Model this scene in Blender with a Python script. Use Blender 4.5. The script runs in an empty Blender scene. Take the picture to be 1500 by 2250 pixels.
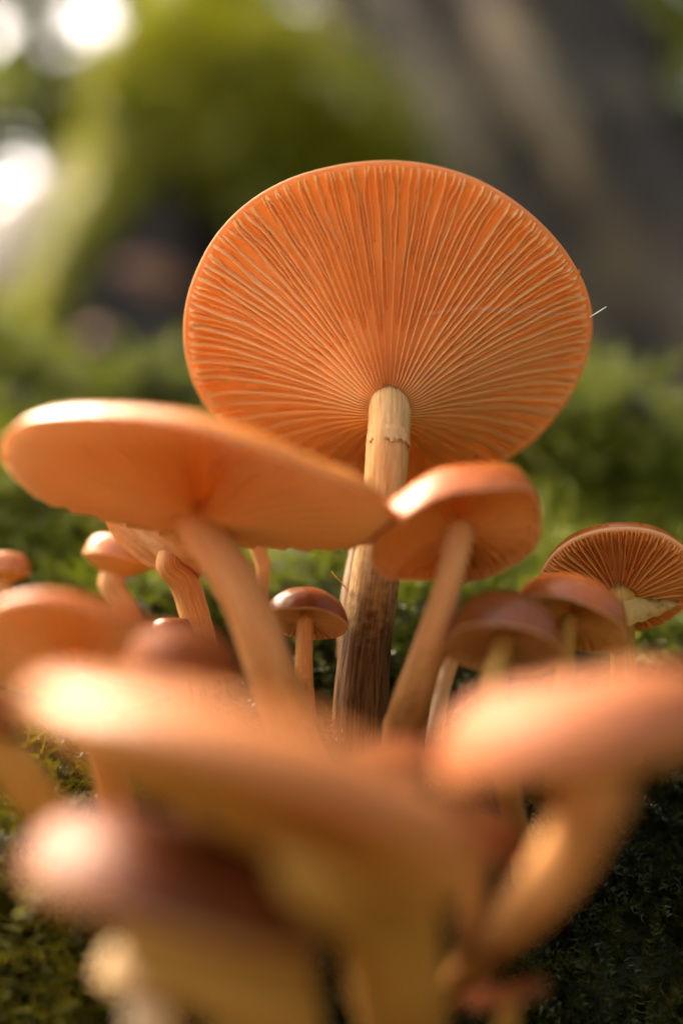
import bpy, math, random
import numpy as np
from mathutils import Vector

rng = np.random.default_rng(7)
random.seed(7)
S = bpy.context.scene
COL = S.collection
CM = 0.01

# ------------------------------------------------------------------ camera, sky, sun, exposure
PITCH = math.radians(12.0)
FOCUS = 0.160
cam_d = bpy.data.cameras.new('camera')
cam = bpy.data.objects.new('camera', cam_d); COL.objects.link(cam)
cam.location = (0, 0, 0)
cam.rotation_euler = (math.radians(90) + PITCH, 0, 0)
cam_d.sensor_fit = 'VERTICAL'; cam_d.sensor_height = 36; cam_d.sensor_width = 24
cam_d.lens = 50
cam_d.clip_start = 0.005; cam_d.clip_end = 500
cam_d.dof.use_dof = True
cam_d.dof.focus_distance = FOCUS
cam_d.dof.aperture_fstop = 6.6
cam_d.dof.aperture_blades = 0
S.camera = cam

SUN_EL, SUN_AZ = 46.0, -64.0        # azimuth from +Y towards +X
w = bpy.data.worlds.new('World'); S.world = w; w.use_nodes = True
wn = w.node_tree.nodes; wl = w.node_tree.links
sky = wn.new('ShaderNodeTexSky'); sky.sky_type = 'NISHITA'; sky.sun_disc = False
sky.sun_elevation = math.radians(SUN_EL); sky.sun_rotation = math.radians(SUN_AZ)
sky.dust_density = 10.0; sky.air_density = 0.8; sky.ozone_density = 0.0
wl.new(sky.outputs[0], wn['Background'].inputs['Color'])
wn['Background'].inputs['Strength'].default_value = 0.15
sd = bpy.data.lights.new('sun', 'SUN'); sd.energy = .5; sd.angle = math.radians(34); sd.color = (1, .97, .93)
sun = bpy.data.objects.new('sun', sd); COL.objects.link(sun)
e, a = math.radians(SUN_EL), math.radians(SUN_AZ)
sdir = Vector((math.sin(a)*math.cos(e), math.cos(a)*math.cos(e), math.sin(e)))
sun.rotation_euler = sdir.to_track_quat('Z', 'Y').to_euler()
S.view_settings.view_transform = 'Standard'; S.view_settings.look = 'None'
S.view_settings.gamma = 1; S.view_settings.use_curve_mapping = False
S.view_settings.exposure = 2.92
S.view_settings.use_white_balance = True; S.view_settings.white_balance_temperature = 7500; S.view_settings.white_balance_tint = 10
S.render.engine = 'CYCLES'
S.cycles.use_denoising = True
S.cycles.max_bounces = 10; S.cycles.diffuse_bounces = 6; S.cycles.transmission_bounces = 6
S.cycles.glossy_bounces = 3; S.cycles.sample_clamp_indirect = 6

# ------------------------------------------------------------------ helpers
cR = np.array([1, 0, 0.0]); cF = np.array([0, math.cos(PITCH), math.sin(PITCH)]); cU = np.array([0, -math.sin(PITCH), math.cos(PITCH)])
K = 0.00032
def at(px, py, d):
    """point in the world seen at photo pixel (px, py), d metres along the view axis"""
    return cR*((px-750)*K*d) + cU*((1125-py)*K*d) + cF*d

def vnoise(x, y, seed=0):
    x = np.asarray(x, float); y = np.asarray(y, float)
    xi = np.floor(x).astype(np.int64); yi = np.floor(y).astype(np.int64)
    fx = x-xi; fy = y-yi; fx = fx*fx*(3-2*fx); fy = fy*fy*(3-2*fy)
    def h(i, j):
        n = (i*374761393 + j*668265263 + seed*974634777) & 0xFFFFFFFF
        n = ((n ^ (n >> 13))*1274126177) & 0xFFFFFFFF
        return ((n ^ (n >> 16)) & 0xFFFF)/65535.0*2-1
    return (h(xi, yi)*(1-fx)+h(xi+1, yi)*fx)*(1-fy) + (h(xi, yi+1)*(1-fx)+h(xi+1, yi+1)*fx)*fy
def fbm(x, y, seed=0, o=4):
    r = 0; am = 1
    for k in range(o):
        r = r + am*vnoise(np.asarray(x)*2**k, np.asarray(y)*2**k, seed+k); am *= .5
    return r

def link(name, verts, faces, mats, parent=None, smooth=True, fmat=None, loc=None):
    me = bpy.data.meshes.new(name)
    if isinstance(faces, np.ndarray):
        n, k = faces.shape
        me.vertices.add(len(verts)); me.vertices.foreach_set('co', np.asarray(verts, np.float32).ravel())
        me.loops.add(n*k); me.loops.foreach_set('vertex_index', faces.astype(np.int32).ravel())
        me.polygons.add(n); me.polygons.foreach_set('loop_start', np.arange(0, n*k, k, dtype=np.int32))
        me.polygons.foreach_set('loop_total', np.full(n, k, np.int32))
        me.update(calc_edges=True)
    else:
        me.from_pydata([tuple(v) for v in verts], [], faces)
    for m in (mats if isinstance(mats, (list, tuple)) else [mats]): me.materials.append(m)
    if smooth: me.polygons.foreach_set('use_smooth', np.ones(len(me.polygons), bool))
    if fmat is not None: me.polygons.foreach_set('material_index', np.asarray(fmat, np.int32))
    me.update()
    o = bpy.data.objects.new(name, me); COL.objects.link(o)
    if parent is not None: o.parent = parent
    if loc is not None: o.location = loc
    return o
def tag(o, label=None, cat=None, group=None, kind=None):
    for k, v in (('label', label), ('category', cat), ('group', group), ('kind', kind)):
        if v: o[k] = v
    return o
def empty(name, loc, label, cat, group=None):
    o = bpy.data.objects.new(name, None); COL.objects.link(o); o.location = loc
    o.empty_display_size = .01
    return tag(o, label, cat, group)

def grid_faces(nu, nv, closed_v=True):
    """rings nu, segments nv"""
    i = np.arange(nu-1)[:, None]; j = np.arange(nv if closed_v else nv-1)[None, :]
    j2 = (j+1) % nv
    return np.stack([i*nv+j, i*nv+j2, (i+1)*nv+j2, (i+1)*nv+j], -1).reshape(-1, 4)

def spline(pts, n):
    """smooth curve through rows (x, y, z, r), knots by chord length"""
    P = np.asarray(pts, float)
    L = np.concatenate([[0], np.cumsum(np.maximum(np.linalg.norm(np.diff(P[:, :3], axis=0), axis=1), 1e-6)**.75)])
    D = np.gradient(P, L, axis=0)
    t = np.linspace(0, L[-1], n); k = np.clip(np.searchsorted(L, t, 'right')-1, 0, len(L)-2)
    h = (L[k+1]-L[k])[:, None]; f = ((t-L[k])[:, None])/h
    return (2*f**3-3*f**2+1)*P[k] + (f**3-2*f**2+f)*h*D[k] + (-2*f**3+3*f**2)*P[k+1] + (f**3-f**2)*h*D[k+1]
def norm(v): return v/np.linalg.norm(v, axis=-1, keepdims=True)
def tube(pts, n, seg, rough=0.0, ridges=0.0, seed=0, freq=3.0):
    C = spline(pts, n); P = C[:, :3]; R = C[:, 3]
    T = norm(np.gradient(P, axis=0))
    ref = np.array([0.13, 1.0, 0.2]); 
    if abs(T[0] @ norm(ref)) > .9: ref = np.array([1, .1, .2])
    A = norm(np.cross(T, np.broadcast_to(ref, T.shape))); B = np.cross(T, A)
    th = np.linspace(0, 2*np.pi, seg, endpoint=False)
    L = np.concatenate([[0], np.cumsum(np.linalg.norm(np.diff(P, axis=0), axis=1))])/max(R.mean(), 1e-6)
    TH, LL = np.meshgrid(th, L)
    rr = 1 + rough*fbm(LL/freq + 7*seed, np.cos(TH)*1.3 + np.sin(TH)*1.7 + 20, seed, 3)
    if ridges: rr = rr + ridges*vnoise(np.cos(TH)*6+9, np.sin(TH)*6+LL*.05, seed+5)
    V = P[:, None]+ (A[:, None]*np.cos(TH)[..., None] + B[:, None]*np.sin(TH)[..., None])*(R[:, None]*rr)[..., None]
    F = grid_faces(n, seg)[:, ::-1]
    V = V.reshape(-1, 3)
    return V, F, P, T, A, B, R

# ------------------------------------------------------------------ materials
def mat(name, build):
    m = bpy.data.materials.new(name); m.use_nodes = True
    nt = m.node_tree; p = nt.nodes['Principled BSDF']; build(nt, p, m); return m
def nd(nt, t, **k):
    n = nt.nodes.new(t)
    for a_, v in k.items():
        if a_ in n.inputs.keys(): n.inputs[a_].default_value = v
        else: setattr(n, a_, v)
    return n
def ramp(nt, fac, stops):
    r = nt.nodes.new('ShaderNodeValToRGB'); nt.links.new(fac, r.inputs[0])
    while len(r.color_ramp.elements) < len(stops): r.color_ramp.elements.new(.5)
    for el, (p, c) in zip(r.color_ramp.elements, stops): el.position = p; el.color = (*c, 1)
    return r.outputs[0]
def noise(nt, scale, detail=4, vec=None, rough=.55):
    n = nd(nt, 'ShaderNodeTexNoise'); n.inputs['Scale'].default_value = scale; n.inputs['Detail'].default_value = detail
    n.inputs['Roughness'].default_value = rough
    if vec is not None: nt.links.new(vec, n.inputs['Vector'])
    return n.outputs['Fac']
def objco(nt, scale=(1, 1, 1)):
    t = nd(nt, 'ShaderNodeTexCoord'); mp = nd(nt, 'ShaderNodeMapping'); mp.inputs['Scale'].default_value = scale
    nt.links.new(t.outputs['Object'], mp.inputs['Vector']); return mp.outputs[0]
def bump(nt, p, h, dist, strength=1.0):
    b = nd(nt, 'ShaderNodeBump'); b.inputs['Distance'].default_value = dist; b.inputs['Strength'].default_value = strength
    nt.links.new(h, b.inputs['Height']); nt.links.new(b.outputs[0], p.inputs['Normal'])
def add_translucent(nt, p, col_socket_or_val, fac):
    tr = nd(nt, 'ShaderNodeBsdfTranslucent'); mx = nd(nt, 'ShaderNodeMixShader'); mx.inputs[0].default_value = fac
    if isinstance(col_socket_or_val, tuple): tr.inputs[0].default_value = (*col_socket_or_val, 1)
    else: nt.links.new(col_socket_or_val, tr.inputs[0])
    out = nt.nodes['Material Output']
    nt.links.new(p.outputs[0], mx.inputs[1]); nt.links.new(tr.outputs[0], mx.inputs[2]); nt.links.new(mx.outputs[0], out.inputs[0])

def cap_mat(name, c0, c1, rough=.34, coat=.35, tr=.3, cr=.2, spec=.28):
    dark = tuple(v*.5 for v in c0)
    def f(nt, p, m):
        co = objco(nt)
        n1 = noise(nt, 150, 5, co, .65); c = ramp(nt, n1, [(.3, c0), (.7, c1)])
        a_ = nd(nt, 'ShaderNodeAttribute'); a_.attribute_name = 'capr'
        n0 = noise(nt, 320, 4, co, .7)
        ad = nd(nt, 'ShaderNodeMath', operation='MULTIPLY_ADD'); nt.links.new(n0, ad.inputs[0]); ad.inputs[1].default_value = .7
        nt.links.new(a_.outputs['Fac'], ad.inputs[2])
        mr = nd(nt, 'ShaderNodeMapRange'); nt.links.new(ad.outputs[0], mr.inputs[0]); mr.inputs[1].default_value = .45; mr.inputs[2].default_value = 1.15
        mr.interpolation_type = 'SMOOTHSTEP'
        mx = nd(nt, 'ShaderNodeMix'); mx.data_type = 'RGBA'; nt.links.new(mr.outputs[0], mx.inputs[0])
        mx.inputs[6].default_value = (*dark, 1); nt.links.new(c, mx.inputs[7])
        vo = nd(nt, 'ShaderNodeTexVoronoi'); vo.inputs['Scale'].default_value = 900; nt.links.new(co, vo.inputs['Vector'])
        sc = nd(nt, 'ShaderNodeMapRange'); nt.links.new(vo.outputs['Distance'], sc.inputs[0]); sc.inputs[1].default_value = .16; sc.inputs[2].default_value = .30
        sc.inputs[3].default_value = .45; sc.inputs[4].default_value = 0
        m2 = nd(nt, 'ShaderNodeMix'); m2.data_type = 'RGBA'; nt.links.new(sc.outputs[0], m2.inputs[0])
        nt.links.new(mx.outputs[2], m2.inputs[6]); m2.inputs[7].default_value = (*tuple(v*.3 for v in c0), 1)
        nt.links.new(m2.outputs[2], p.inputs['Base Color'])
        rr = nd(nt, 'ShaderNodeMapRange'); nt.links.new(n1, rr.inputs[0]); rr.inputs[1].default_value = .35; rr.inputs[2].default_value = .65
        rr.inputs[3].default_value = rough*.8; rr.inputs[4].default_value = rough*1.3; nt.links.new(rr.outputs[0], p.inputs['Roughness'])
        p.inputs['Specular IOR Level'].default_value = spec
        p.inputs['Coat Weight'].default_value = coat; p.inputs['Coat Roughness'].default_value = cr
        n2 = noise(nt, 700, 4, co); bump(nt, p, n2, .0004, .5)
        add_translucent(nt, p, m2.outputs[2], tr)
    return mat(name, f)
def flesh_mat(name, c0, c1, tr=.45):
    def f(nt, p, m):
        n1 = noise(nt, 90, 3, objco(nt)); c = ramp(nt, n1, [(.3, c0), (.7, c1)])
        nt.links.new(c, p.inputs['Base Color']); p.inputs['Roughness'].default_value = .55
        p.inputs['Specular IOR Level'].default_value = .3
        add_translucent(nt, p, c, tr)
    return mat(name, f)
M = {}
M['cap_orange'] = cap_mat('cap_orange', (.58, .21, .045), (.68, .27, .065), rough=.42, coat=.2, tr=.14)
M['cap_slick'] = cap_mat('cap_slick', (.56, .19, .04), (.66, .26, .06), rough=.26, coat=.9, tr=.22)
M['cap_tan'] = cap_mat('cap_tan', (.25, .075, .022), (.34, .105, .032), rough=.6, coat=.22, tr=.25, cr=.5)
M['cap_button'] = cap_mat('cap_button', (.42, .14, .042), (.52, .20, .065), rough=.45, coat=.3, tr=.28)
M['cap_shaded'] = cap_mat('cap_shaded', (.10, .024, .005), (.20, .05, .010), rough=.55, coat=.12, tr=.12, cr=.5)  # shade from the cap above is put into this dark colour
M['cap_rust'] = cap_mat('cap_rust', (.34, .08, .014), (.44, .12, .022), rough=.40, coat=.18, tr=.25)
M['cap_brown'] = cap_mat('cap_brown', (.15, .040, .008), (.27, .07, .013), rough=.42, coat=.18, tr=.15)
M['cap_matt'] = cap_mat('cap_matt', (.13, .032, .006), (.21, .052, .009), rough=.7, coat=0, tr=.2, spec=.15)  # own red-brown, with shade between the front caps put into the colour
M['cap_pale'] = cap_mat('cap_pale', (.60, .40, .20), (.70, .50, .28), rough=.5, coat=.1, tr=.3)
M['cap_wet'] = cap_mat('cap_wet', (.40, .12, .022), (.50, .17, .035), rough=.18, coat=.8, tr=.5)
M['rim'] = flesh_mat('rim', (.78, .46, .22), (.84, .54, .28), .5)
M['flesh_orange'] = flesh_mat('flesh_orange', (.74, .33, .09), (.82, .40, .13), .16)
M['gill_orange'] = flesh_mat('gill_orange', (.93, .66, .31), (.95, .72, .38), .5)
M['gill_deep'] = flesh_mat('gill_deep', (.80, .42, .11), (.86, .48, .15), .5)
M['flesh_rust'] = flesh_mat('flesh_rust', (.54, .19, .035), (.62, .25, .05), .3)
M['flesh_amber'] = flesh_mat('flesh_amber', (.56, .27, .03), (.64, .34, .05), .4)
M['gill_amber'] = flesh_mat('gill_amber', (.72, .41, .10), (.80, .48, .14), .45)
M['flesh_tan'] = flesh_mat('flesh_tan', (.48, .27, .11), (.60, .36, .16), .3)
def f(nt, p, m):
    co = objco(nt); n1 = noise(nt, 260, 5, co, .65); n2 = noise(nt, 700, 3, co)
    c = ramp(nt, n1, [(.36, (.62, .33, .14)), (.5, (.76, .50, .28)), (.68, (.85, .70, .50))])
    nt.links.new(c, p.inputs['Base Color']); p.inputs['Roughness'].default_value = .7; bump(nt, p, n2, .0004, .6)
    add_translucent(nt, p, c, .3)
M['veil'] = mat('veil', f)
def f(nt, p, m):
    co = objco(nt); n1 = noise(nt, 420, 4, co, .6)
    c = ramp(nt, n1, [(.40, (.20, .09, .02)), (.5, (.50, .31, .09)), (.7, (.60, .42, .15))])
    nt.links.new(c, p.inputs['Base Color']); p.inputs['Roughness'].default_value = .7
    add_translucent(nt, p, c, .35)
M['veil_yellow'] = mat('veil_yellow', f)
def stem_mat(name, lo, mid, hi, low_lo, low_hi, z0, z1, streak=1.0):
    """fibrous stem: pale threads over a brown base; the fibre colour goes from brown at the foot to cream at the top, on the tall stem with shade put into the foot tones"""
    def f(nt, p, m):
        at_ = nd(nt, 'ShaderNodeAttribute'); at_.attribute_name = 'fibre'
        sx = nd(nt, 'ShaderNodeSeparateXYZ'); nt.links.new(at_.outputs['Vector'], sx.inputs[0])
        cb = nd(nt, 'ShaderNodeMapping'); cb.inputs['Scale'].default_value = (1, 1, .055); nt.links.new(at_.outputs['Vector'], cb.inputs['Vector'])
        n1 = noise(nt, 9.0, 6, cb.outputs[0], .7)
        n2 = noise(nt, 26.0, 3, cb.outputs[0], .6)
        n3 = noise(nt, 2.2, 4, at_.outputs['Vector'])
        ca = ramp(nt, n1, [(.33, lo), (.5, mid), (.66, hi)])
        cl = ramp(nt, n1, [(.35, low_lo), (.62, low_hi)])
        add = nd(nt, 'ShaderNodeMath', operation='MULTIPLY_ADD'); nt.links.new(n3, add.inputs[0]); add.inputs[1].default_value = 6.0
        nt.links.new(sx.outputs['Z'], add.inputs[2])
        mr = nd(nt, 'ShaderNodeMapRange'); nt.links.new(add.outputs[0], mr.inputs[0])
        mr.inputs[1].default_value = z0+3; mr.inputs[2].default_value = z1+3
        mx = nd(nt, 'ShaderNodeMix'); mx.data_type = 'RGBA'; nt.links.new(mr.outputs[0], mx.inputs[0])
        nt.links.new(ca, mx.inputs[6]); nt.links.new(cl, mx.inputs[7])
        nt.links.new(mx.outputs[2], p.inputs['Base Color'])
        p.inputs['Roughness'].default_value = .62; p.inputs['Specular IOR Level'].default_value = .25
        ad = nd(nt, 'ShaderNodeMath', operation='ADD'); nt.links.new(n1, ad.inputs[0]); nt.links.new(n2, ad.inputs[1])
        bump(nt, p, ad.outputs[0], .0003, .55*streak)
        add_translucent(nt, p, mx.outputs[2], .15)
    return mat(name, f)
# 'fibre' z counts stem radii from the cap downwards
M['stem_main'] = stem_mat('stem_main', (.40, .20, .065), (.58, .36, .14), (.72, .50, .25), (.03, .013, .004), (.17, .085, .028), 6.5, 12.5)  # foot tones: own brown, darkened further for shade from the front caps
M['stem_peach'] = stem_mat('stem_peach', (.52, .22, .075), (.64, .32, .12), (.74, .44, .21), (.18, .075, .02), (.38, .18, .055), 7, 14, .5)
M['stem_pale'] = stem_mat('stem_pale', (.60, .40, .22), (.76, .58, .38), (.84, .72, .54), (.40, .22, .10), (.62, .42, .22), 9, 18, .6)
M['stem_yellow'] = stem_mat('stem_yellow', (.38, .18, .035), (.47, .26, .06), (.56, .35, .10), (.22, .09, .02), (.34, .17, .045), 7, 14, .5)
def moss_mat(name, a_, b_, c_, sc=14, tr=.35):
    def f(nt, p, m):
        g = nd(nt, 'ShaderNodeNewGeometry'); n1 = noise(nt, sc, 5, objco(nt), .6)
        ad = nd(nt, 'ShaderNodeMath', operation='MULTIPLY_ADD'); nt.links.new(g.outputs['Random Per Island'], ad.inputs[0])
        ad.inputs[1].default_value = .35; nt.links.new(n1, ad.inputs[2])
        c = ramp(nt, ad.outputs[0], [(.38, a_), (.62, b_), (.9, c_)])
        nt.links.new(c, p.inputs['Base Color']); p.inputs['Roughness'].default_value = .5
        p.inputs['Specular IOR Level'].default_value = .35
        add_translucent(nt, p, c, tr)
    return mat(name, f)
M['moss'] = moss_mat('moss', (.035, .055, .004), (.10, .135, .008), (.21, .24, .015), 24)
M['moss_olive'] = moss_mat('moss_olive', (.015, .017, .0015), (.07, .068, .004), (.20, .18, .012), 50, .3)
M['moss_dark'] = moss_mat('moss_dark', (.005, .008, .0015), (.014, .020, .0025), (.05, .052, .006), 40, .3)  # darker copy of moss; the wall's shade is put into its colour
M['moss_lit'] = moss_mat('moss_lit', (.11, .12, .005), (.22, .235, .010), (.34, .335, .018), 30, .4)  # brighter copy of moss, its lit look put into the colour
def simple(name, stops, sc, rough=.8, bd=.004, det=5, vs=(1, 1, 1)):
    def f(nt, p, m):
        co = objco(nt, vs); n1 = noise(nt, sc, det, co, .62)
        nt.links.new(ramp(nt, n1, stops), p.inputs['Base Color']); p.inputs['Roughness'].default_value = rough
        bump(nt, p, n1, bd, .8)
    return mat(name, f)
M['soil_moss'] = simple('soil_moss', [(.3, (.012, .014, .004)), (.55, (.025, .032, .007)), (.75, (.05, .06, .01))], 60, .9, .002)
M['floor'] = simple('forest_floor', [(.3, (.03, .018, .008)), (.5, (.07, .045, .02)), (.7, (.06, .07, .015))], 3, .9, .03)
M['hollow_dark'] = simple('hollow_dark_colour', [(.3, (.003, .002, .001)), (.6, (.008, .005, .0025)), (.75, (.04, .018, .010))], 16, .8, .01)  # near-black colour standing in for the hollow's shade
M['bark_grey'] = simple('bark_grey', [(.40, (.003, .002, .001)), (.50, (.010, .007, .003)), (.57, (.020, .018, .005)), (.66, (.075, .054, .032))], 9, .85, .012)
M['ring_tan'] = simple('ring_tan', [(.3, (.40, .24, .09)), (.7, (.60, .40, .18))], 500, .8, .0003)
M['bark'] = simple('bark', [(.3, (.03, .022, .014)), (.7, (.11, .085, .055))], 10, .9, .02)
M['leaf'] = moss_mat('leaf', (.035, .06, .010), (.07, .10, .014), (.12, .14, .02), 1.2, .45)
M['silk'] = simple('silk', [(.3, (.8, .8, .75)), (.7, (.85, .85, .8))], 10, .3, .0)
M['rust_fleck'] = simple('rust_fleck', [(.3, (.5, .15, .02)), (.7, (.6, .2, .03))], 300, .5, .0)
M['dead_leaf'] = simple('dead_leaf', [(.3, (.16, .07, .035)), (.7, (.26, .12, .07))], 60, .6, .001)

# ------------------------------------------------------------------ ground and mossy bank
prof = np.array([(.06, -.40), (.10, -.30), (.145, -.14), (.160, -.06), (.166, -.02), (.168, -.004), (.176, .007), (.20, .022), (.235, .05),
                 (.27, .078), (.31, .098), (.36, .108), (.50, .085), (.80, .02), (1.2, -.2), (1.5, -.42)])
seg_l = np.concatenate([[0], np.cumsum(np.linalg.norm(np.diff(prof, axis=0), axis=1))])
def bank(x, s):
    """surface of the mossy bank; s = arc length along its profile"""
    x = np.asarray(x, float); s = np.asarray(s, float)
    y = np.interp(s, seg_l, prof[:, 0]); z = np.interp(s, seg_l, prof[:, 1])
    k = np.clip((y-.17)/.15, 0, 1)
    y = y + .35*x**2*0 - .010*fbm(x*22, s*22, 3, 3)*(1+2*k) 
    z = z + .010*fbm(x*30+9, s*30, 8, 4)*(.35+1.3*k)
    z = z + k*(.004*np.exp(-((x-.13)/.09)**2) + .036*np.exp(-((x+.20)/.085)**2) - .055*np.exp(-((x+.045)/.036)**2)*np.clip((y-.26)/.08, 0, 1) - .022*np.clip((x-.01)/.03, 0, 1)*np.clip((y-.19)/.04, 0, 1) - .05*np.clip((x-.015)/.05, 0, 1)*np.clip((y-.25)/.06, 0, 1))
    y = y + .08*np.clip(np.abs(x)-.16, 0, 9)
    return np.stack(np.broadcast_arrays(x, y, z), -1)
xs = np.concatenate([np.linspace(-1.3, -.26, 24), np.linspace(-.25, .25, 150), np.linspace(.26, 1.3, 24)])
ss = np.concatenate([np.linspace(0, seg_l[3], 30), np.linspace(seg_l[3], seg_l[10], 110)[1:], np.linspace(seg_l[10], seg_l[-1], 50)[1:]])
SX, XX = np.meshgrid(ss, xs, indexing='ij')
V = bank(XX, SX).reshape(-1, 3)
tag(link('mossy_bank', V, grid_faces(len(ss), len(xs), False), M['soil_moss']), 'dark soil bank under the moss the mushrooms grow from', kind='structure')
gx = np.concatenate([-np.geomspace(.4, 90, 30)[::-1], [0], np.geomspace(.4, 90, 30)])
GX, GY = np.meshgrid(gx, gx, indexing='ij')
GZ = -.36 + .05*fbm(GX*.9, GY*.9, 4, 3)*np.clip(np.hypot(GX, GY)/3, .2, 1)
tag(link('ground', np.stack([GX, GY, GZ], -1).reshape(-1, 3), grid_faces(len(gx), len(gx), False)[:, ::-1], M['floor']), 'brown forest floor', kind='structure')

# moss fronds: feathery stems with leaflets, joined as uncountable cover
def frond(n_pairs, curl, r):
    """unit-length frond along +Z bending to +X; returns verts, tris"""
    v, t = [], []
    ts = np.linspace(0, 1, n_pairs+1)
    ax = lambda u: np.array([curl*u**2, .06*math.sin(3*u+r.random()*2), u*(1-.25*abs(curl)*u)])
    for i in range(n_pairs):
        a_, b = ax(ts[i]), ax(ts[i+1]); k = len(v); wv = np.array([0, .011, 0])
        v += [a_-wv, a_+wv, b]; t.append((k, k+1, k+2))
        L = (.125 if n_pairs > 8 else .17)*(1-ts[i])**.5*(.7+.6*r.random())+.03
        for sgn in (-1, 1):
            d = norm(np.array([.35*r.standard_normal(), sgn*1.0, .75+.3*r.standard_normal()]))*L
            wd = (b-a_)*.42
            k = len(v); v += [a_, a_+wd, a_+d+(b-a_)*.2]; t.append((k, k+1, k+2))
            d2 = norm(np.array([sgn*.9, .35*r.standard_normal(), .8]))*L*.8
            k = len(v); v += [a_, a_+wd, a_+d2]; t.append((k, k+1, k+2))
    return np.array(v), np.array(t)
FR = [frond(15, c, rng) for c in (.25, .5, .75, -.1, .4, .9)]
FR_LO = [frond(5, c, rng) for c in (.3, .6, .9)]
def scatter(name, P, N, L, mats, protos, label, droop=.5, cat='moss'):
    vs, ts, off = [], [], 0
    which = rng.integers(0, len(protos), len(P))
    G = np.array([0, 0, -1.0])
    for w_, (pv, pt) in enumerate(protos):
        sel = which == w_; n = sel.sum()
        if not n: continue
        p, nn, l = P[sel], N[sel], L[sel]
        rv = rng.standard_normal((n, 3))
        Z = norm(nn + .55*rv*[1, 1, .7] + np.array([0, 0, .25]))
        X = G*droop*2 + rng.standard_normal((n, 3))*.8
        X = norm(X - (X*Z).sum(1, keepdims=True)*Z); Y = np.cross(Z, X)
        v = (X[:, None]*pv[None, :, 0:1] + Y[:, None]*pv[None, :, 1:2] + Z[:, None]*pv[None, :, 2:3])*l[:, None, None] + p[:, None]
        vs.append(v.reshape(-1, 3)); t = pt[None]+(np.arange(n)*len(pv))[:, None, None]+off
        ts.append(t.reshape(-1, 3)); off += n*len(pv)
    o = link(name, np.concatenate(vs), np.concatenate(ts), mats, smooth=False)
    return tag(o, label, cat, kind='stuff')
def bank_pts(n, x0, x1, s0, s1):
    x = rng.uniform(x0, x1, n); s = rng.uniform(s0, s1, n); e_ = .0015
    p = bank(x, s); N = norm(np.cross(bank(x+e_, s)-p, bank(x, s+e_)-p))
    return p, N
sA, sB, sC = seg_l[3], seg_l[7], seg_l[11]
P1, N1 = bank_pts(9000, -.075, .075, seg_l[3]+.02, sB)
P2, N2 = bank_pts(19000, -.17, .17, sB-.01, seg_l[10])
P3, N3 = bank_pts(9000, -.5, .5, sA, seg_l[13])
kp = (np.abs(P3[:, 0]) > .12) | (P3[:, 1] > .30); P3, N3 = P3[kp], N3[kp]
L = np.concatenate([rng.uniform(.005, .013, len(P1)), rng.uniform(.006, .014, len(P2)), rng.uniform(.012, .03, len(P3))])
n12 = len(P1)+len(P2)
scatter('moss', P1, N1, L[:len(P1)], M['moss_dark'], FR, 'moss with shade put into its dark colour, hanging down the bank below the mushrooms', 1.2)
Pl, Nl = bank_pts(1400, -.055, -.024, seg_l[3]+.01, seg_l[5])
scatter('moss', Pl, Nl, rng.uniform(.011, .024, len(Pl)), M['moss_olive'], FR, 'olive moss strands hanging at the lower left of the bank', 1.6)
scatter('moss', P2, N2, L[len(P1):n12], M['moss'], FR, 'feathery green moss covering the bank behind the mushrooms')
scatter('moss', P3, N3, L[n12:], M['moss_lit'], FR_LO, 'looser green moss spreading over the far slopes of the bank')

# ------------------------------------------------------------------ background: mossy trunks, hollow shade, trees
def bark_tube(name, pts, n, seg, m, parent, flute=0, fl_n=5, rough=.12, seed=0, fr=2.5):
    V, F, P, T, A, B, R = tube(pts, n, seg, rough, 0, seed, fr)
    if flute:
        V = V.reshape(n, seg, 3); th = np.linspace(0, 2*np.pi, seg, endpoint=False)
        kk = 1 + flute*np.cos(fl_n*th+seed)[None, :] + flute*.5*np.cos((2*fl_n+1)*th)[None, :]
        V = P[:, None]+(V-P[:, None])*kk[..., None]; V = V.reshape(-1, 3)
    b0 = np.array(parent.location) if parent is not None else 0
    return link(name, V-b0, F, m, parent), P, T, A, B, R
def tube_moss(P, T, A, B, R, n, L0, L1, name, label, mats=None, up=None, rough=1.05):
    i = rng.integers(0, len(P)-1, n); f_ = rng.random((n, 1)); th = rng.uniform(0, 2*np.pi, n)
    N = A[i]*np.cos(th)[:, None]+B[i]*np.sin(th)[:, None]
    p = P[i]*(1-f_)+P[i+1]*f_ + N*R[i][:, None]*rough
    return scatter(name, p, N, rng.uniform(L0, L1, n), mats or M['moss_lit'], FR_LO, label, .6)

def row(p, r): return (*p, r)
# leaning mossy trunk, upper left
root = empty('leaning_trunk', at(-150, 900, .85), 'leaning moss covered trunk glowing yellow green at upper left', 'tree trunk')
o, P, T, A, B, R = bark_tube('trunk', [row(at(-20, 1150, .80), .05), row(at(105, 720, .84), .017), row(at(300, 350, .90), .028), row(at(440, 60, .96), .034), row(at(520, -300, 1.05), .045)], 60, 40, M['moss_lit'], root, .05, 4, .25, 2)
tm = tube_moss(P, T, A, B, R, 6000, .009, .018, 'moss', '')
def adopt(o, parent):
    o.parent = parent; o.location = -parent.location
    for k in ('label', 'category'):
        if k in o: del o[k]
adopt(tm, root)
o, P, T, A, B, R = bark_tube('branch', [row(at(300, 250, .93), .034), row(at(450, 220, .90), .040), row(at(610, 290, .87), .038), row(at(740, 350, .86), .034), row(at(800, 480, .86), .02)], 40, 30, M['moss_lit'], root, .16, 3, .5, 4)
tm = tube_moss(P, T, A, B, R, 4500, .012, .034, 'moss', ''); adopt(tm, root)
tm = tube_moss(P, T, A, B, R, 420, .03, .06, 'moss_tuft', '', M['moss'], None, .9); adopt(tm, root)
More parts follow.
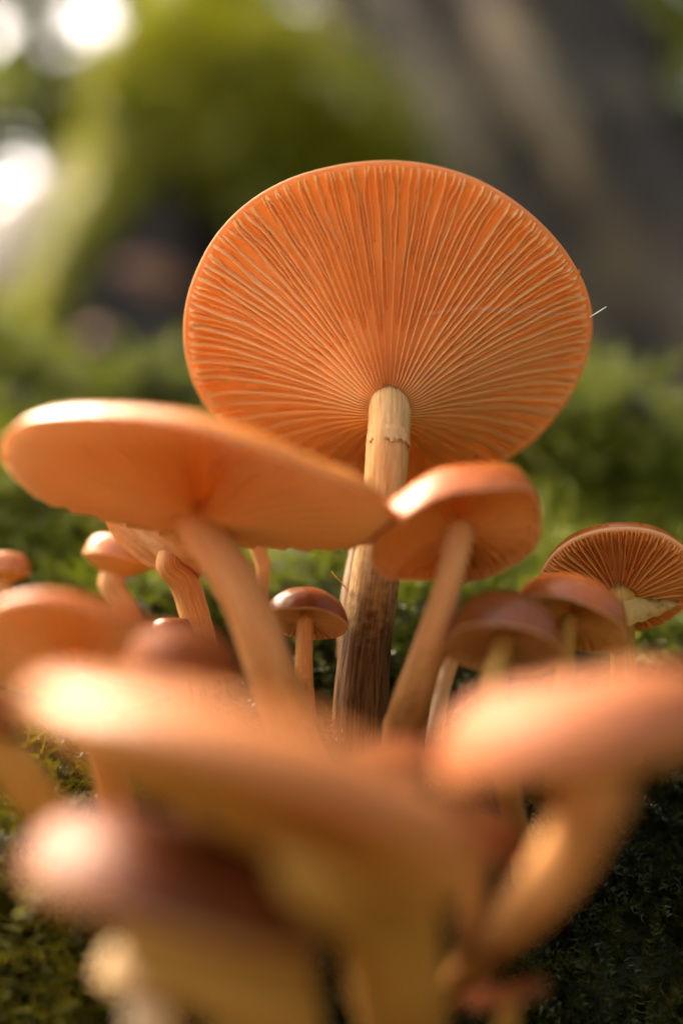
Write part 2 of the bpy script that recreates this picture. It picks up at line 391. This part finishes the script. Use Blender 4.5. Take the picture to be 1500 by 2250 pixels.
# added dark mass that stands in for the hollow's shade
root = empty('hollow_shade', at(360, 950, .95), 'dark mass added as the shade of the hollow behind the biggest cap', 'shade_mass')
bark_tube('shade_form', [row(at(380, 1250, 1.0), .20), row(at(370, 900, 1.0), .17), row(at(360, 640, 1.0), .14), row(at(370, 470, 1.02), .10), row(at(400, 380, 1.04), .04)], 40, 48, M['hollow_dark'], root, .10, 6, .35, 9)
def dead_leaf(px, py, d, L, rz, label):
    o_ = at(px, py, d); t = np.linspace(-1, 1, 13); V = []
    for q in t:
        wd = .42*(1-q*q)**.8+.01; 
        for sdx in (-1, -.5, 0, .5, 1): V.append((q*L, sdx*wd*L, .12*L*abs(sdx)+.18*L*q*q))
    V = np.array(V); c_, s_ = math.cos(rz), math.sin(rz); V = np.stack([V[:, 0]*c_-V[:, 2]*s_, V[:, 2]*c_+V[:, 0]*s_-.0*V[:, 1], V[:, 1]], 1)
    F_ = grid_faces(13, 5, False); V = np.vstack([V, V+[0, .0006, 0]]); F_ = np.vstack([F_, F_[:, ::-1]+65])
    return tag(link('dead_leaf', V, F_, M['dead_leaf'], loc=o_), label, 'leaf', 'dead leaves in the hollow')
dead_leaf(345, 600, .80, .022, .5, 'pinkish brown dead leaf glinting in the dark hollow left of the biggest cap')
dead_leaf(200, 735, .78, .009, -.6, 'dull brown dead leaf low at the left of the dark hollow')
# big grey tree, right
root = empty('old_tree', at(1500, 1150, 1.25), 'thick grey brown tree trunk with furrowed mossy bark at upper right', 'tree')
o, P, T, A, B, R = bark_tube('trunk', [row(at(1860, 1500, 1.35), .26), row(at(1530, 900, 1.35), .16), row(at(1230, 420, 1.40), .135), row(at(1000, -20, 1.5), .13), row(at(790, -600, 1.7), .13), row(at(650, -1300, 2.0), .12)], 90, 96, M['bark_grey'], root, .17, 5, .22, 3, 1.5)
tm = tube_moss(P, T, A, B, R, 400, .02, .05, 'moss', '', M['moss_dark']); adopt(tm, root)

# surrounding forest
GAPS = [(at(40, 468, 1), .030), (at(205, 45, 1), .018), (at(95, 50, 1), .009), (at(150, 112, 1), .008), (at(640, -45, 1), .016), (at(-25, 80, 1), .014), (at(40, 385, 1), .010), (at(690, 160, 1), .006)]
OPEN = norm(np.array([math.sin(math.radians(-62))*math.cos(math.radians(58)), math.cos(math.radians(-62))*math.cos(math.radians(58)), math.sin(math.radians(58))]))
FRONT = norm(np.array([-.30, -1.0, .20]))  # unseen opening in the leaves behind the camera, shaped for fill light
def open_mask(c):
    d = norm(c)
    keep = (d @ OPEN) < math.cos(math.radians(29))
    keep &= (d @ FRONT) < math.cos(math.radians(34))
    for g, r in GAPS: keep &= (d @ norm(g)) < math.cos(r)
    return keep
def leaf_quads(c, size):
    n = len(c); a_ = norm(rng.standard_normal((n, 3))); b = norm(np.cross(a_, rng.standard_normal((n, 3))))
    s = (size*rng.uniform(.6, 1.4, n))[:, None]
    V = np.stack([c-a_*s, c+b*s*.45, c+a_*s, c-b*s*.45], 1).reshape(-1, 3)
    return V, np.arange(4*n).reshape(n, 4)
def tree(x, y, h, r, crown, n, label):
    base = np.array([x, y, -.40]); t = empty('tree', base, label, 'tree', 'forest trees around the clearing')
    lean = rng.uniform(-.12, .12, 2)*h
    top = base+np.array([lean[0], lean[1], h])
    pts = [row(base-[0, 0, .1], r*1.5), row(base+[0, 0, .25], r*1.05), row(base*.5+top*.5, r*.8), row(top, r*.3)]
    bark_tube('trunk', pts, 24, 20, M['bark'], t, .05, 5, .12, int(abs(x*13+y*7)) % 50)
    cs = []
    for k in range(9):
        f_ = rng.uniform(.35, .98); o0 = base*(1-f_)+top*f_; an = rng.uniform(0, 6.28)
        e_ = o0 + np.array([math.cos(an), math.sin(an), rng.uniform(.1, .6)])*crown*rng.uniform(.5, 1)
        V, F, *_ = tube([row(o0, r*.32), row(o0*.5+e_*.5+[0, 0, .1], r*.2), row(e_, r*.06)], 10, 8, .1, 0, k)
        link('limb', V-base, F, M['bark'], t)
        m = n//9; cs.append(e_ + rng.standard_normal((m, 3))*crown*np.array([.38, .38, .26]))
    c = np.concatenate(cs); c = c[open_mask(c)]; c = c[np.linalg.norm(c, axis=1) > 2.6]
    V, F = leaf_quads(c, .075)
    link('crown', V-base, F, M['leaf'], t, smooth=False)
for k, (x, y, h, r, cr, n) in enumerate([(-2.3, 4.2, 5, .16, 1.7, 4500), (.5, 4.6, 5.5, .2, 1.9, 4500), (2.2, 4.0, 5, .18, 1.8, 4000),
        (-3.8, 2.2, 4.5, .15, 1.7, 3500), (3.4, 1.5, 5, .2, 1.9, 3500), (3.4, -2.2, 5, .2, 2.0, 3500), (2.9, 2.9, 5.2, .18, 1.9, 4500), (1.6, 5.2, 6.5, .2, 2.2, 4500), (-3.9, -.3, 4.5, .17, 1.8, 3500), (1.7, .9, 4.2, .16, 1.7, 4000)]):
    tree(x, y, h, r, cr, n, 'leafy forest tree standing in the blurred woods beyond the bank')
# low woodland mass
n = 26000
an = rng.uniform(0, 2*np.pi, n); rr = rng.uniform(2.6, 7, n); zz = -.4+np.abs(rng.standard_normal(n))*1.1
c = np.stack([np.sin(an)*rr, np.cos(an)*rr, zz], 1); c = c[open_mask(c)]; c = c[(c[:, 1] > -.5) | (c[:, 2] < 2.5)]
an = rng.uniform(math.radians(4), math.radians(45), 9000); rr = rng.uniform(4, 7, 9000)
c = np.vstack([c, np.stack([np.sin(an)*rr, np.cos(an)*rr, rng.uniform(.5, 5.5, 9000)], 1)])
an = rng.uniform(math.radians(-20), math.radians(-1), 6000); rr = rng.uniform(4, 7, 6000)
c2 = np.stack([np.sin(an)*rr, np.cos(an)*rr, rng.uniform(.5, 4.5, 6000)], 1); c = np.vstack([c, c2[open_mask(c2)]])
V, F = leaf_quads(c, .10)
tag(link('undergrowth', V, F, M['leaf'], smooth=False), 'dim leafy undergrowth of the forest all round', 'undergrowth', kind='stuff')

# ------------------------------------------------------------------ mushrooms
GROUP = 'mushrooms growing in a cluster from the mossy bank'
def wob(th, seed, amp, ks=(1, 2, 3, 5)):
    r = np.random.default_rng(seed); o = 0
    for k in ks: o = o + amp*r.uniform(.4, 1)/k**.7*np.cos(k*th+r.uniform(0, 6.28))
    return o
def mushroom(label, c, W, ratio, roll, H, th, stem, stem_r, mats, gills=0, under_e=2.0, wr=.02, wz=.03, seed=1,
             each=False, top_view=False, lip=.03, base_d=None, attach=None, gdepth=.2, dome=1.0, rimw=.05, fp=1.45, topx=3.0, edgew=.11):
    """c = (px, py, d_cm) of the rim centre; W rim width in photo px; ratio = minor/major axis of the rim as seen;
    H cm the gills run down from the rim plane to the stem (negative: up into a dome); th cm thickness at the middle"""
    capm, flesh, gillm, stemm = (M[k] for k in mats)
    d = c[2]*CM; C = at(c[0], c[1], d); Rr = W/2*K*d
    ph = math.acos(ratio); ro = math.radians(roll)
    ns = (-math.sin(ro)*math.sin(ph), -math.cos(ro)*math.sin(ph), -math.cos(ph) if top_view else math.cos(ph))
    n = norm(cR*ns[0] + cU*ns[1] - cF*ns[2]); u = -n
    xa = norm(cR*math.cos(ro) - cU*math.sin(ro)); ya = np.cross(u, xa)
    H *= CM; th *= CM; lip *= CM; gd = gdepth*CM
    ox, oy = (attach or (0, 0))
    def under(t):
        z = -H*(1-t)**fp if H > 0 else -H*(1-t**under_e)**dome
        return z - lip*np.clip((t-.86)/.14, 0, 1)**2
    def thick(t): return th*np.clip(1-t**topx, 0, 1)**.62
    tu = np.concatenate([[0.0], np.linspace(.06, .98, 30)])
    rim = [(1.0, .25), (1.012, .5), (1.006, .8)]
    tt = np.linspace(.985, .0, 26)
    RT = np.concatenate([tu, [r_[0] for r_ in rim], tt])
    edge = (.055 if each else edgew)*CM*min(1, Rr/.01)
    ZT = np.concatenate([under(tu), [under(1.0)+edge*r_[1] for r_ in rim], under(np.minimum(tt, 1))+thick(tt)+edge*(.9+.1*0)])
    seg = 112 if each else 72
    TH = np.linspace(0, 2*np.pi, seg, endpoint=False)
    def place(t, z, ang):
        """cap-space (t, z, angle) to world, with the cap's own wobble"""
        r_ = t*Rr*(1+wob(ang, seed, wr)*t)
        if each: r_ = r_*(1+wob(ang, seed+70, .0035, (9, 14, 23, 31))*t**6)
        zz_ = z + wob(ang, seed+50, wz)*Rr*t**2.2
        k = (1-t)**1.0
        return C + xa*((r_*np.cos(ang)) + ox*CM*k)[..., None] + ya*((r_*np.sin(ang)) + oy*CM*k)[..., None] + u*zz_[..., None]
    A2, R2 = np.meshgrid(TH, RT); Z2 = np.broadcast_to(ZT[:, None], A2.shape)
    Z2 = Z2 + .012*Rr*fbm(np.cos(A2)*R2*3+seed, np.sin(A2)*R2*3, seed, 3)*(R2 > 0)*np.clip((Z2-under(np.minimum(R2, 1)))/ (th+1e-9), 0, 1)
    V = place(R2, Z2, A2)
    # stem
    O = place(np.array(0.0), np.array(under(0.0)), np.array(0.0)) 
    q0 = at(stem[0][0], stem[0][1], stem[0][2]*CM); dq = np.linalg.norm(q0-O); a0 = norm(.25*n+.75*(q0-O)/dq)
    path = [row(O+norm(.65*u-.35*a0)*min(th*.6, .004), stem_r[0]*CM*.8), row(O+.5*(a0+n)*.0002, stem_r[0]*CM*1.04), row(O+a0*min(.0022, .35*dq), stem_r[0]*CM)] + [row(at(q[0], q[1], q[2]*CM), q[3]*CM) for q in stem]
    base = np.array(path[-1][:3])
    root = empty('mushroom', base, label, 'mushroom', GROUP)
    F = grid_faces(len(RT), seg)
    ring = np.repeat(np.arange(len(RT)-1), seg)
    nu = len(tu)
    fm = np.where(ring < nu-1, 1, np.where(ring < nu+1, 2, 0))
    cap = link('cap', V.reshape(-1, 3)-base, F[:, ::-1], [capm, flesh, M['rim'] if rimw else capm], root, True, fm)
    cr = cap.data.attributes.new('capr', 'FLOAT', 'POINT'); cr.data.foreach_set('value', np.repeat(RT, seg).astype(np.float32))
    nS = 70 if each else 44; sg = 40 if each else 24
    SV, SF, SP, ST, SA, SB, SR = tube(path, nS, sg, .06, .05, seed, 2.2)
    st = link('stem', SV-base, SF, stemm, root)
    # fibre coordinates that follow the stem
    Ls = np.concatenate([[0], np.cumsum(np.linalg.norm(np.diff(SP, axis=0), axis=1))])/ (stem_r[0]*CM)
    tha = np.linspace(0, 2*np.pi, sg, endpoint=False)
    fib = np.stack([np.broadcast_to(np.cos(tha), (nS, sg)), np.broadcast_to(np.sin(tha), (nS, sg)), np.broadcast_to(Ls[:, None], (nS, sg))], -1)
    fib = fib + seed*3.1*np.array([1, 1, 0])
    at_ = st.data.attributes.new('fibre', 'FLOAT_VECTOR', 'POINT'); at_.data.foreach_set('vector', fib.astype(np.float32).ravel())
    # gills
    if gills:
        t0 = stem_r[0]*CM/Rr*.8
        gv, gf, off = [], [], 0
        r_ = np.random.default_rng(seed+9)
        for g in range(gills):
            k = g % 4
            ts = t0 if k == 0 else (t0+(1-t0)*r_.uniform(.22, .34) if k == 2 else t0+(1-t0)*r_.uniform(.45, .68))
            m = 26 if each else 9; tend = r_.uniform(.985, .999)
            t = np.linspace(ts, tend, m)
            wig = np.cumsum(r_.standard_normal(m))*.0022*(each*1) + .008*np.sin(t*r_.uniform(8, 20)+r_.uniform(0, 6))*np.clip((t-.3)*1.5, 0, 1)
            ang = (g+.18*r_.uniform(-1, 1))/gills*2*np.pi + wig*np.clip(t*2-.2, 0, 1)
            s_ = (t-ts)/(tend-ts)
            env = np.clip((1-s_)/.035, 0, 1)**.6*(np.clip(s_/.12, 0, 1)**.7 if k else np.clip(.35+s_/.1, 0, 1))
            dep = gd*env*(.75+.5*(1-t))*(1 if k == 0 else .85 if k == 2 else .62)
            wid = (2*np.pi/gills)*t*Rr*.5
            wt = np.minimum(wid*.44, .00027 if each else 1); wb = wt*.5
            z = under(t)
            rr_ = t*Rr
            rows = []
            for zz_, w_ in ((z+.0003, -wt), (z-dep*.8, -wb), (z-dep, 0*wb), (z-dep*.8, wb), (z+.0003, wt)):
                rows.append(place(t, zz_, ang + w_/rr_))
            q = np.stack(rows, 1)
            f_ = grid_faces(m, 5, False)
            if each: link('gill', q.reshape(-1, 3)-base, f_[:, ::-1], gillm, root)
            else: gv.append(q.reshape(-1, 3)); gf.append(f_[:, ::-1]+off); off += m*5
        if not each:
            tag(link('gills', np.concatenate(gv)-base, np.concatenate(gf), gillm, root), kind='stuff')
    return dict(root=root, base=base, place=place, under=under, C=C, n=n, u=u, Rr=Rr, SP=SP, SA=SA, SB=SB, SR=SR, ST=ST, O=O)
def stem_ring(m, i0, i1, out, matl, seed, name='ring', half=None):
    """ragged skirt left of the veil round a stem, between two rings of its tube"""
    sg = 44; th = np.linspace(0, 2*np.pi, sg, endpoint=False); r = np.random.default_rng(seed)
    rows = []
    js = np.linspace(0, 1, 6)
    for j in js:
        i = i0+(i1-i0)*j; a_ = int(i); f_ = i-a_
        P = m['SP'][a_]*(1-f_)+m['SP'][a_+1]*f_; R = m['SR'][a_]
        rag = vnoise(np.cos(th)*7+seed, np.sin(th)*7+j*2, seed)
        ex = R*(.99+.03*j) + out*CM*(j**1.2)*np.clip(.15+1.4*rag, -.6, 1.3)
        rows.append(P + m['SA'][a_]*(np.cos(th)*ex)[:, None] + m['SB'][a_]*(np.sin(th)*ex)[:, None] + m['ST'][a_]*(.04*CM*rag*j)[:, None])
    back = [q + 0.00012*m['ST'][i0] for q in rows[::-1]]
    V = np.concatenate(rows+back)-m['base']
    return link(name, V, grid_faces(12, sg), matl, m['root'])

OR = ('cap_orange', 'flesh_orange', 'gill_orange')
AM = ('cap_rust', 'flesh_amber', 'gill_amber')
# --- the tall one in focus
A0 = mushroom('tallest mushroom, huge orange cap tipped back to show all its gills', (853, 752, 17.0), 872, .765, 2, 1.38, .42,
    [(851, 970, 15.75, .225), (844, 1080, 15.8, .232), (826, 1250, 15.9, .262), (801, 1450, 16.1, .29), (787, 1660, 16.5, .32), (780, 1760, 17.2, .33)], (.225,),
    OR+('stem_main',), 224, seed=11, each=True, wr=.022, wz=.05, gdepth=.13, lip=.03, fp=1.5)
stem_ring(A0, 10, 12, .022, M['ring_tan'], 3)
# --- broad cap left
B0 = mushroom('broad flat orange cap at left with white glossy rim on a leaning stem', (442, 1078, 13.9), 855, .26, 8, .22, .37,
    [(530, 1300, 13.6, .22), (600, 1480, 13.8, .235), (660, 1640, 14.6, .245), (720, 1800, 16.6, .25)], (.22,),
    ('cap_slick', 'flesh_orange', 'gill_orange', 'stem_peach'), 120, seed=21, wr=.02, wz=.05, gdepth=.2, topx=2.3, edgew=.08)
C0 = mushroom('lopsided folded cap right of the tall stem on a curved stalk', (1008, 1165, 14.2), 375, .54, -6, -.06, .34,
    [(990, 1250, 14.1, .14), (945, 1420, 14.3, .17), (892, 1580, 14.8, .21), (880, 1720, 16.6, .21)], (.16,),
    ('cap_rust', 'flesh_rust', 'flesh_orange', 'stem_peach'), 80, seed=33, wr=.05, wz=.12, gdepth=.08, lip=.14)
D0 = mushroom('wet shiny cap at the right edge with gills and torn yellow veil', (1358, 1282, 16.3), 345, .68, 6, .16, .26,
    [(1366, 1400, 16.4, .15), (1372, 1520, 16.6, .16), (1380, 1660, 17.2, .17)], (.17,),
    ('cap_wet', 'flesh_orange', 'gill_deep', 'stem_yellow'), 120, seed=42, wr=.02, wz=.04, gdepth=.12)
E0 = mushroom('rust brown domed cap partly hiding the wet shiny cap', (1250, 1370, 14.8), 258, .42, 22, -.12, .3,
    [(1240, 1470, 14.9, .09), (1225, 1580, 15.2, .1), (1215, 1750, 16.8, .11)], (.09,),
    AM+('stem_yellow',), 60, seed=52, gdepth=.08, dome=.7)
F0 = mushroom('dark domed cap with inrolled tan edge and yellow stalk', (1105, 1418, 14.1), 256, .48, 8, -.12, .34,
    [(1080, 1500, 13.8, .12), (1100, 1650, 14.0, .12), (1140, 1850, 15.0, .12), (1150, 2000, 16.6, .12)], (.12,),
    ('cap_brown', 'flesh_tan', 'flesh_tan', 'stem_yellow'), 50, seed=61, gdepth=.07, dome=.7, lip=.08)
G0 = mushroom('little dark brown cap on a thin stalk left of the tall stem', (670, 1368, 15.6), 184, .42, 8, -.08, .24,
    [(668, 1470, 15.7, .1), (672, 1570, 15.9, .115), (676, 1720, 17.0, .12)], (.095,),
    ('cap_brown', 'flesh_tan', 'flesh_tan', 'stem_peach'), 70, seed=72, gdepth=.06, dome=.8)
H0 = mushroom('small tilted cap with white veil still closed, beneath the broad cap', (338, 1186, 16.3), 262, .5, 34, .14, .36,
    [(400, 1275, 16.3, .165), (424, 1340, 16.4, .175), (444, 1430, 16.5, .19), (470, 1600, 17.2, .2)], (.145,),
    ('cap_button', 'veil', 'veil', 'stem_peach'), 0, seed=83, lip=.05, fp=1.8, attach=(.30, .0))
I0 = mushroom('pale blurred button behind the white veiled cap', (258, 1230, 18.0), 156, .2, 12, .28, .44,
    [(272, 1335, 18.0, .17), (272, 1480, 18.6, .19)], (.16,),
    ('cap_button', 'flesh_orange', 'gill_orange', 'stem_peach'), 0, seed=91, fp=.8)
J0 = mushroom('tiny blurred button farthest back at the left edge', (10, 1255, 18.5), 112, .15, 4, .22, .36,
    [(8, 1320, 18.5, .13), (6, 1460, 19.2, .15)], (.13,), ('cap_button', 'flesh_orange', 'gill_orange', 'stem_peach'), 0, seed=95, fp=.8)
K0 = mushroom('wide orange cap cut by the left edge, gills meeting at dark centre', (165, 1440, 12.9), 500, .5, 6, .14, .24,
    [(210, 1620, 13.1, .15), (270, 1800, 13.9, .16), (330, 2000, 16.2, .17)], (.15,),
    ('cap_rust', 'flesh_orange', 'gill_orange', 'stem_peach'), 90, seed=102, topx=2.0, edgew=.07, gdepth=.1, wz=.04)
L0 = mushroom('small red brown dome tucked against the leaning stem', (398, 1482, 11.8), 256, .16, 8, -.1, .27,
    [(400, 1640, 11.8, .1), (420, 1850, 13.0, .1), (450, 2050, 16.0, .11)], (.1,), ('cap_matt', 'flesh_amber', 'gill_amber', 'stem_peach'), 40, seed=112, gdepth=.06, dome=.7)
M0 = mushroom('large tilted cap in front, soft pink top and amber gills', (550, 1760, 8.7), 1070, .34, 22, .1, .34,
    [(830, 1980, 9.6, .36), (880, 2200, 11.0, .36), (900, 2420, 15.6, .36)], (.32,),
    ('cap_button', 'flesh_amber', 'gill_amber', 'stem_yellow'), 90, seed=121, topx=2.8, edgew=.14, gdepth=.14, wz=.05, attach=(.55, 0))
N0 = mushroom('glossy cap under the large front cap, shade put into its dark colour, bright at its left end', (380, 1995, 9.5), 680, .18, 14, .1, .5,
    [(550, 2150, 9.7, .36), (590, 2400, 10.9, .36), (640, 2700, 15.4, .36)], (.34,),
    ('cap_shaded', 'flesh_amber', 'gill_amber', 'stem_yellow'), 80, seed=131, gdepth=.1, wz=.03)
N1_ = mushroom('pale blurred button at the bottom edge below the dark glossy cap', (335, 2150, 9.9), 240, .15, 5, .2, .36,
    [(350, 2300, 10.1, .16), (380, 2600, 12, .18), (420, 2800, 15.3, .18)], (.16,), ('cap_pale', 'flesh_tan', 'flesh_tan', 'stem_pale'), 0, seed=135, fp=.8)
O0 = mushroom('wide soft pink cap cut by the right edge in front', (1290, 1650, 9.4), 660, .16, -9, .1, .46,
    [(1285, 1790, 9.8, .22), (1190, 1950, 10.6, .21), (1060, 2090, 12.4, .2), (960, 2200, 15.8, .2)], (.25,),
    ('cap_tan', 'flesh_amber', 'gill_amber', 'stem_peach'), 80, seed=141, gdepth=.1)
P0 = mushroom('small rusty cap wedged between the two front caps', (890, 1690, 11.0), 260, .14, 4, -.05, .15,
    [(900, 1850, 11.4, .1), (900, 2100, 15.7, .11)], (.1,), ('cap_matt', 'flesh_amber', 'gill_amber', 'stem_peach'), 0, seed=151)
P1_ = mushroom('small russet cap in the gap below the right pink cap', (1045, 1865, 11.2), 210, .1, 18, -.05, .26,
    [(1040, 1990, 11.5, .1), (1000, 2200, 15.6, .11)], (.1,), ('cap_matt', 'flesh_amber', 'gill_amber', 'stem_peach'), 0, seed=155)
Q0 = mushroom('peach stalk with dark cap edge behind the leaning stem', (562, 1150, 17.2), 130, .2, 12, .05, .3,
    [(577, 1240, 17.3, .095), (566, 1340, 17.4, .1), (560, 1500, 18.0, .1)], (.095,), ('cap_brown', 'flesh_orange', 'gill_orange', 'stem_peach'), 0, seed=161)
R0 = mushroom('speckled dark button peeping out above the left dome', (378, 1400, 15.6), 100, .1, 0, .1, .24,
    [(390, 1480, 15.7, .1), (395, 1640, 17.0, .1)], (.1,), ('cap_brown', 'flesh_tan', 'flesh_tan', 'stem_peach'), 0, seed=171)
S0 = mushroom('slim pale stalk between the curved stalk and dark domed cap', (990, 1440, 15.2), 100, .2, 10, .05, .22,
    [(970, 1520, 15.3, .085), (958, 1590, 15.4, .09), (945, 1720, 16.8, .1)], (.085,), ('cap_brown', 'flesh_tan', 'flesh_tan', 'stem_pale'), 0, seed=181)
T0 = mushroom('white stalk showing along the left edge of the tall stem', (735, 1105, 17.0), 150, .25, 6, .05, .26,
    [(786, 1200, 17.1, .1), (772, 1300, 17.2, .11), (760, 1440, 17.8, .12)], (.1,), ('cap_button', 'flesh_tan', 'flesh_tan', 'stem_pale'), 0, seed=191, attach=(.3, 0))
U0 = mushroom('brown cap and thick amber stalk leaning in from the left edge', (-60, 1585, 11.6), 230, .15, 6, .05, .3,
    [(10, 1665, 11.7, .2), (80, 1750, 12.0, .2), (170, 1880, 13.5, .2), (260, 2000, 16.0, .2)], (.19,), ('cap_brown', 'flesh_tan', 'flesh_tan', 'stem_yellow'), 0, seed=201)
V0 = mushroom('thin yellowish cap edge low at the bottom right of the cluster', (1110, 2185, 11.4), 190, .2, -14,   .06, .06,
    [(1090, 2300, 11.8, .08), (1060, 2450, 15.4, .09)], (.08,), ('cap_matt', 'flesh_amber', 'gill_amber', 'stem_yellow'), 0, seed=211)

# torn veil of the wet cap: a sheet hung from the stem to the lower right rim
vx = np.linspace(0, 1, 22); vy = np.linspace(0, 1, 8)
VV = []
for q in vx:
    top = np.array([1368+125*q, 1310+10*q]); bot = np.array([1374+118*q, 1320+56*(1-q)**.6+2*math.sin(q*23)])
    for r_ in vy:
        pxy = top*(1-r_)+bot*r_
        VV.append(at(pxy[0], pxy[1], (16.02-.10*math.sin(r_*2.2)+.30*q)*CM))
VV = np.array(VV); Fv = grid_faces(22, 8, False)
VV2 = np.vstack([VV, VV+cF*.0003]); Fv2 = np.vstack([Fv, Fv[:, ::-1]+len(VV)])
link('veil', VV2-D0['base'], Fv2, M['veil_yellow'], D0['root'])

# spider silk and a fleck on the big cap's rim
V, F, *_ = tube([row(at(1294, 697, .1602), .00004), row(at(1312, 686, .160), .00006), row(at(1331, 674, .1598), .00004)], 10, 6)
tag(link('spider_silk', V, F, M['silk']), 'short bright spider silk strand off the right rim of the tallest cap', 'spider silk')
V, F, *_ = tube([row(at(930, 690, .155), .000012), row(at(1040, 678, .1551), .000014), row(at(1180, 688, .156), .000012), row(at(1288, 690, .158), .000012)], 24, 5)
tag(link('spider_silk', V, F, M['silk']), 'hair thin silk thread crossing the gills of the tallest cap', 'spider silk')
V, F, *_ = tube([row(at(1268, 610, .1585), .0001), row(at(1271, 600, .1583), .00018), row(at(1272, 592, .158), .00008)], 8, 8)
tag(link('rust_fleck', V, F, M['rust_fleck']), 'tiny rust orange fleck stuck on the right rim of the tallest cap', 'fleck')
V, F, *_ = tube([row(at(728, 1255, .1625), .00008), row(at(738, 1268, .1622), .00008), row(at(752, 1282, .1625), .00008), row(at(764, 1300, .163), .00006)], 14, 6)
tag(link('fibre', V, F, M['stem_yellow']), 'tiny curled plant fibre left of the tall stem', 'plant fibre')
